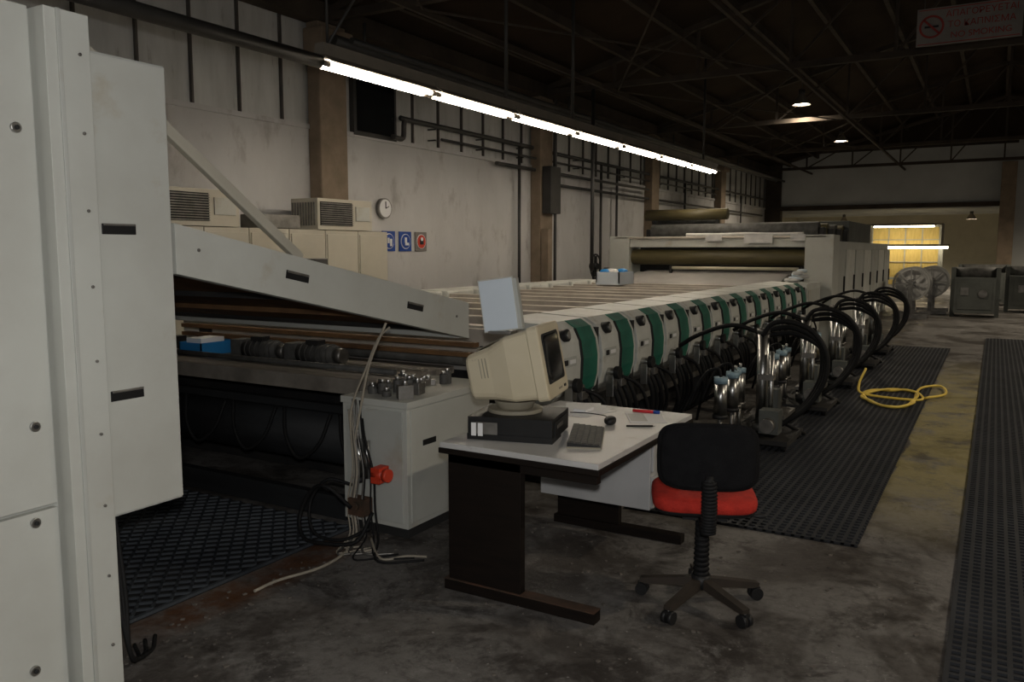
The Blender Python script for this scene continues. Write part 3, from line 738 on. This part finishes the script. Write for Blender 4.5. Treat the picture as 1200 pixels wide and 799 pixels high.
b=B('paper_sheets'); b.box(-.1,.1,-.14,.14,0,.002,M_paper); b.box(-.09,.0,-.1,.1,.002,.0025,M_cab); b.done(loc=(-1.64,4.26,.751),rz=.5)
b=B('red_marker_pen'); b.cyl((-.08,0,.009),(.04,0,.009),.009,M_redp); b.cyl((.04,0,.009),(.075,0,.009),.010,M_blue); b.done(loc=(-1.68,4.38,.754),rz=.15)
b=B('ballpoint_pen'); b.cyl((-.07,0,.005),(.07,0,.005),.005,M_black); b.cyl((.07,0,.005),(.082,0,.005),.002,M_chrome); b.done(loc=(-1.58,4.02,.751),rz=.5)

# ---------------------------------------------------------------- office chair
b=B('office_chair')
for k in range(5):
    a=math.radians(20+72*k)
    X=Matrix.Rotation(a,4,'Z')
    pr=[(.0,.09),(.26,.062),(.295,.066),(.295,.085),(.26,.092),(0,.14)]
    A=[b.bm.verts.new(X@Vector((p[0],-.02,p[1]))) for p in pr]; C=[b.bm.verts.new(X@Vector((p[0],.02,p[1]))) for p in pr]
    for i in range(6): b.face([A[i],A[(i+1)%6],C[(i+1)%6],C[i]],M_base5)
    b.face(A[::-1],M_base5); b.face(C,M_base5)
    b.cyl((.285,0,.05),(.285,0,.075),.009,M_chrome,X=X)
    for s in (-1,1): b.cyl((.285,s*.006,.030),(.285,s*.026,.030),.030,M_black,X=X,seg=20)
    b.box(.265,.305,-.012,.012,.035,.062,M_black,X)
b.cyl((0,0,.085),(0,0,.15),.045,M_black)
for k in range(11): b.cyl((0,0,.15+k*.024),(0,0,.167+k*.024),.040-.0006*k,M_rubber,r2=.032,seg=20)
b.cyl((0,0,.15),(0,0,.46),.029,M_rubber)
b.box(-.10,.10,-.12,.12,.45,.475,M_black); b.box(-.03,.03,-.28,.0,.445,.465,M_black)
b.tube([(.09,0,.46),(.2,-.02,.455),(.25,-.02,.45)],.007,M_black); b.sup((.26,-.02,.45),(.03,.012,.012),M_black,1,1)
b.sup((0,.02,.53),(.24,.22,.045),M_red,.5,.45)
b.sup((0,.02,.505),(.23,.21,.03),M_black,.4,.45)
n=16
for k in range(n):
    t=k/(n-1); z=.45+.22*t; y=-.285-.03*math.sin(t*math.pi)
    b.cyl((0,y,z),(0,y-.001,z+.012),.036,M_rubber,r2=.029,seg=16)
b.tube([(0,-.27,.45),(0,-.31,.5),(0,-.315,.58),(0,-.28,.70)],.02,M_rubber)
X=Matrix.Translation((0,-.235,.775))@Matrix.Rotation(math.radians(-8),4,'X')
b.sup((0,0,0),(.225,.03,.15),M_blkfab,.45,.8,X=X,bend=.9)
b.sup((0,-.022,0),(.21,.02,.138),M_blkfab,.45,.75,X=X,bend=.9)
b.cyl((0,-.30,.66),(0,-.25,.66),.03,M_black)
b.done(loc=(-1.13,3.70,0),rz=math.radians(22))

# ---------------------------------------------------------------- far hall equipment
b=B('inspection_frame')
for x in (-4.6,-1.9): b.box(x-.06,x+.06,36.9,37.1,0,2.7,M_cab)
b.box(-4.6,-1.9,36.95,37.05,2.62,2.7,M_cab); b.box(-4.6,-1.9,36.95,37.05,.5,.6,M_cab)
b.box(-4.5,-2.0,37.2,37.25,.3,2.62,M_yglass)
for k in range(5): b.box(-4.5+k*.62,-4.46+k*.62,37.15,37.2,.3,2.62,M_cab)
for z in (1.2,2.1): b.box(-4.5,-2.0,37.15,37.2,z,z+.03,M_cab)
b.box(-4.7,-1.6,36.4,36.55,1.86,1.93,M_fix); b.cyl((-4.65,36.48,1.80),(-1.65,36.48,1.80),.045,M_tubef)
b.box(-4.4,-2.1,36.3,36.4,2.68,2.74,M_fix); b.cyl((-4.35,36.35,2.63),(-2.15,36.35,2.63),.03,M_tubef)
b.box(-4.66,-4.6,36.35,37.0,1.86,2.74,M_fix); b.box(-1.9,-1.84,36.35,37.0,1.86,2.74,M_fix); b.box(-4.66,-1.84,36.3,36.4,2.7,2.74,M_fix)
b.done()
def reel():
    b=B('fabric_reel'); 
    b.cyl((0,-.5,.85),(0,.5,.85),.12,M_dull)
    for s in (-.5,.46):
        for k in range(28):
            t=2*math.pi*k/28;t2=2*math.pi*(k+1)/28
            b.beam((.40*math.cos(t),s,.85+.40*math.sin(t)),(.40*math.cos(t2),s,.85+.40*math.sin(t2)),.05,.05,M_reel)
        for k in range(8):
            t=2*math.pi*k/8; b.beam((0,s,.85),(.40*math.cos(t),s,.85+.40*math.sin(t)),.03,.03,M_reel)
    b.cyl((0,-.42,.85),(0,.42,.85),.37,M_cloth,seg=28)
    b.box(-.4,.4,-.6,-.54,0,.1,M_dull); b.box(-.4,.4,.54,.6,0,.1,M_dull); b.box(-.05,.05,-.6,-.54,.1,.95,M_dull); b.box(-.05,.05,.54,.6,.1,.95,M_dull)
    return b
me=reel().mesh(); place('fabric_reel',me,(-1.80,23.2,0)); place('fabric_reel',me,(-1.46,25.0,0))
def batching(w):
    b=B('batching_machine')
    b.box(-w,w,-.5,.5,.1,1.0,M_machgrey); b.box(-w*.85,w*.85,-.52,-.5,.2,.9,M_machgrey); b.cyl((-w,0,1.1),(w,0,1.1),.16,M_motor); b.box(-w-.1,-w,-.3,.3,0,1.25,M_machgrey); b.box(w,w+.1,-.3,.3,0,1.25,M_machgrey)
    b.box(-w*.7,-w*.3,-.54,-.52,.55,.75,M_dull); b.cyl((w*.4,-.52,.6),(w*.4,-.56,.6),.1,M_dull); return b.mesh()
place('batching_machine',batching(.45),(-.42,24.2,0)); place('batching_machine',batching(.7),(1.05,26.5,0)); place('batching_machine',batching(.7),(3.0,26,0),0); place('batching_machine',batching(.6),(-.3,29.5,0))
b=B('cooling_cabinet'); b.box(-.4,.4,-.5,.5,.05,1.75,M_white); b.box(-.3,.3,-.52,-.5,.9,1.6,M_cab); b.box(.4,.41,-.4,.4,.2,1.6,M_cab); b.box(-.38,.38,-.48,.48,0,.05,M_seam)
me=b.mesh(); place('cooling_cabinet',me,(-3.1,25.2,0),0,.01); place('cooling_cabinet',me,(-4.2,25.6,0),0,.01)

# ---------------------------------------------------------------- lights
lamp('camera_flash','POINT',(.03,-.03,1.85),182,(1,.98,.95),.05)
w=bpy.data.worlds.new('world'); S.world=w; w.use_nodes=True
w.node_tree.nodes['Background'].inputs[0].default_value=(.03,.028,.025,1); w.node_tree.nodes['Background'].inputs[1].default_value=.3

# ---------------------------------------------------------------- camera
cd=bpy.data.cameras.new('camera'); cd.sensor_width=36; cd.lens=28.8; cd.clip_start=.05; cd.clip_end=200
co=bpy.data.objects.new('camera',cd); COL.objects.link(co); co.location=(0,0,1.68)
co.rotation_euler=(math.radians(90-6.3),0,math.radians(30.46)); S.camera=co
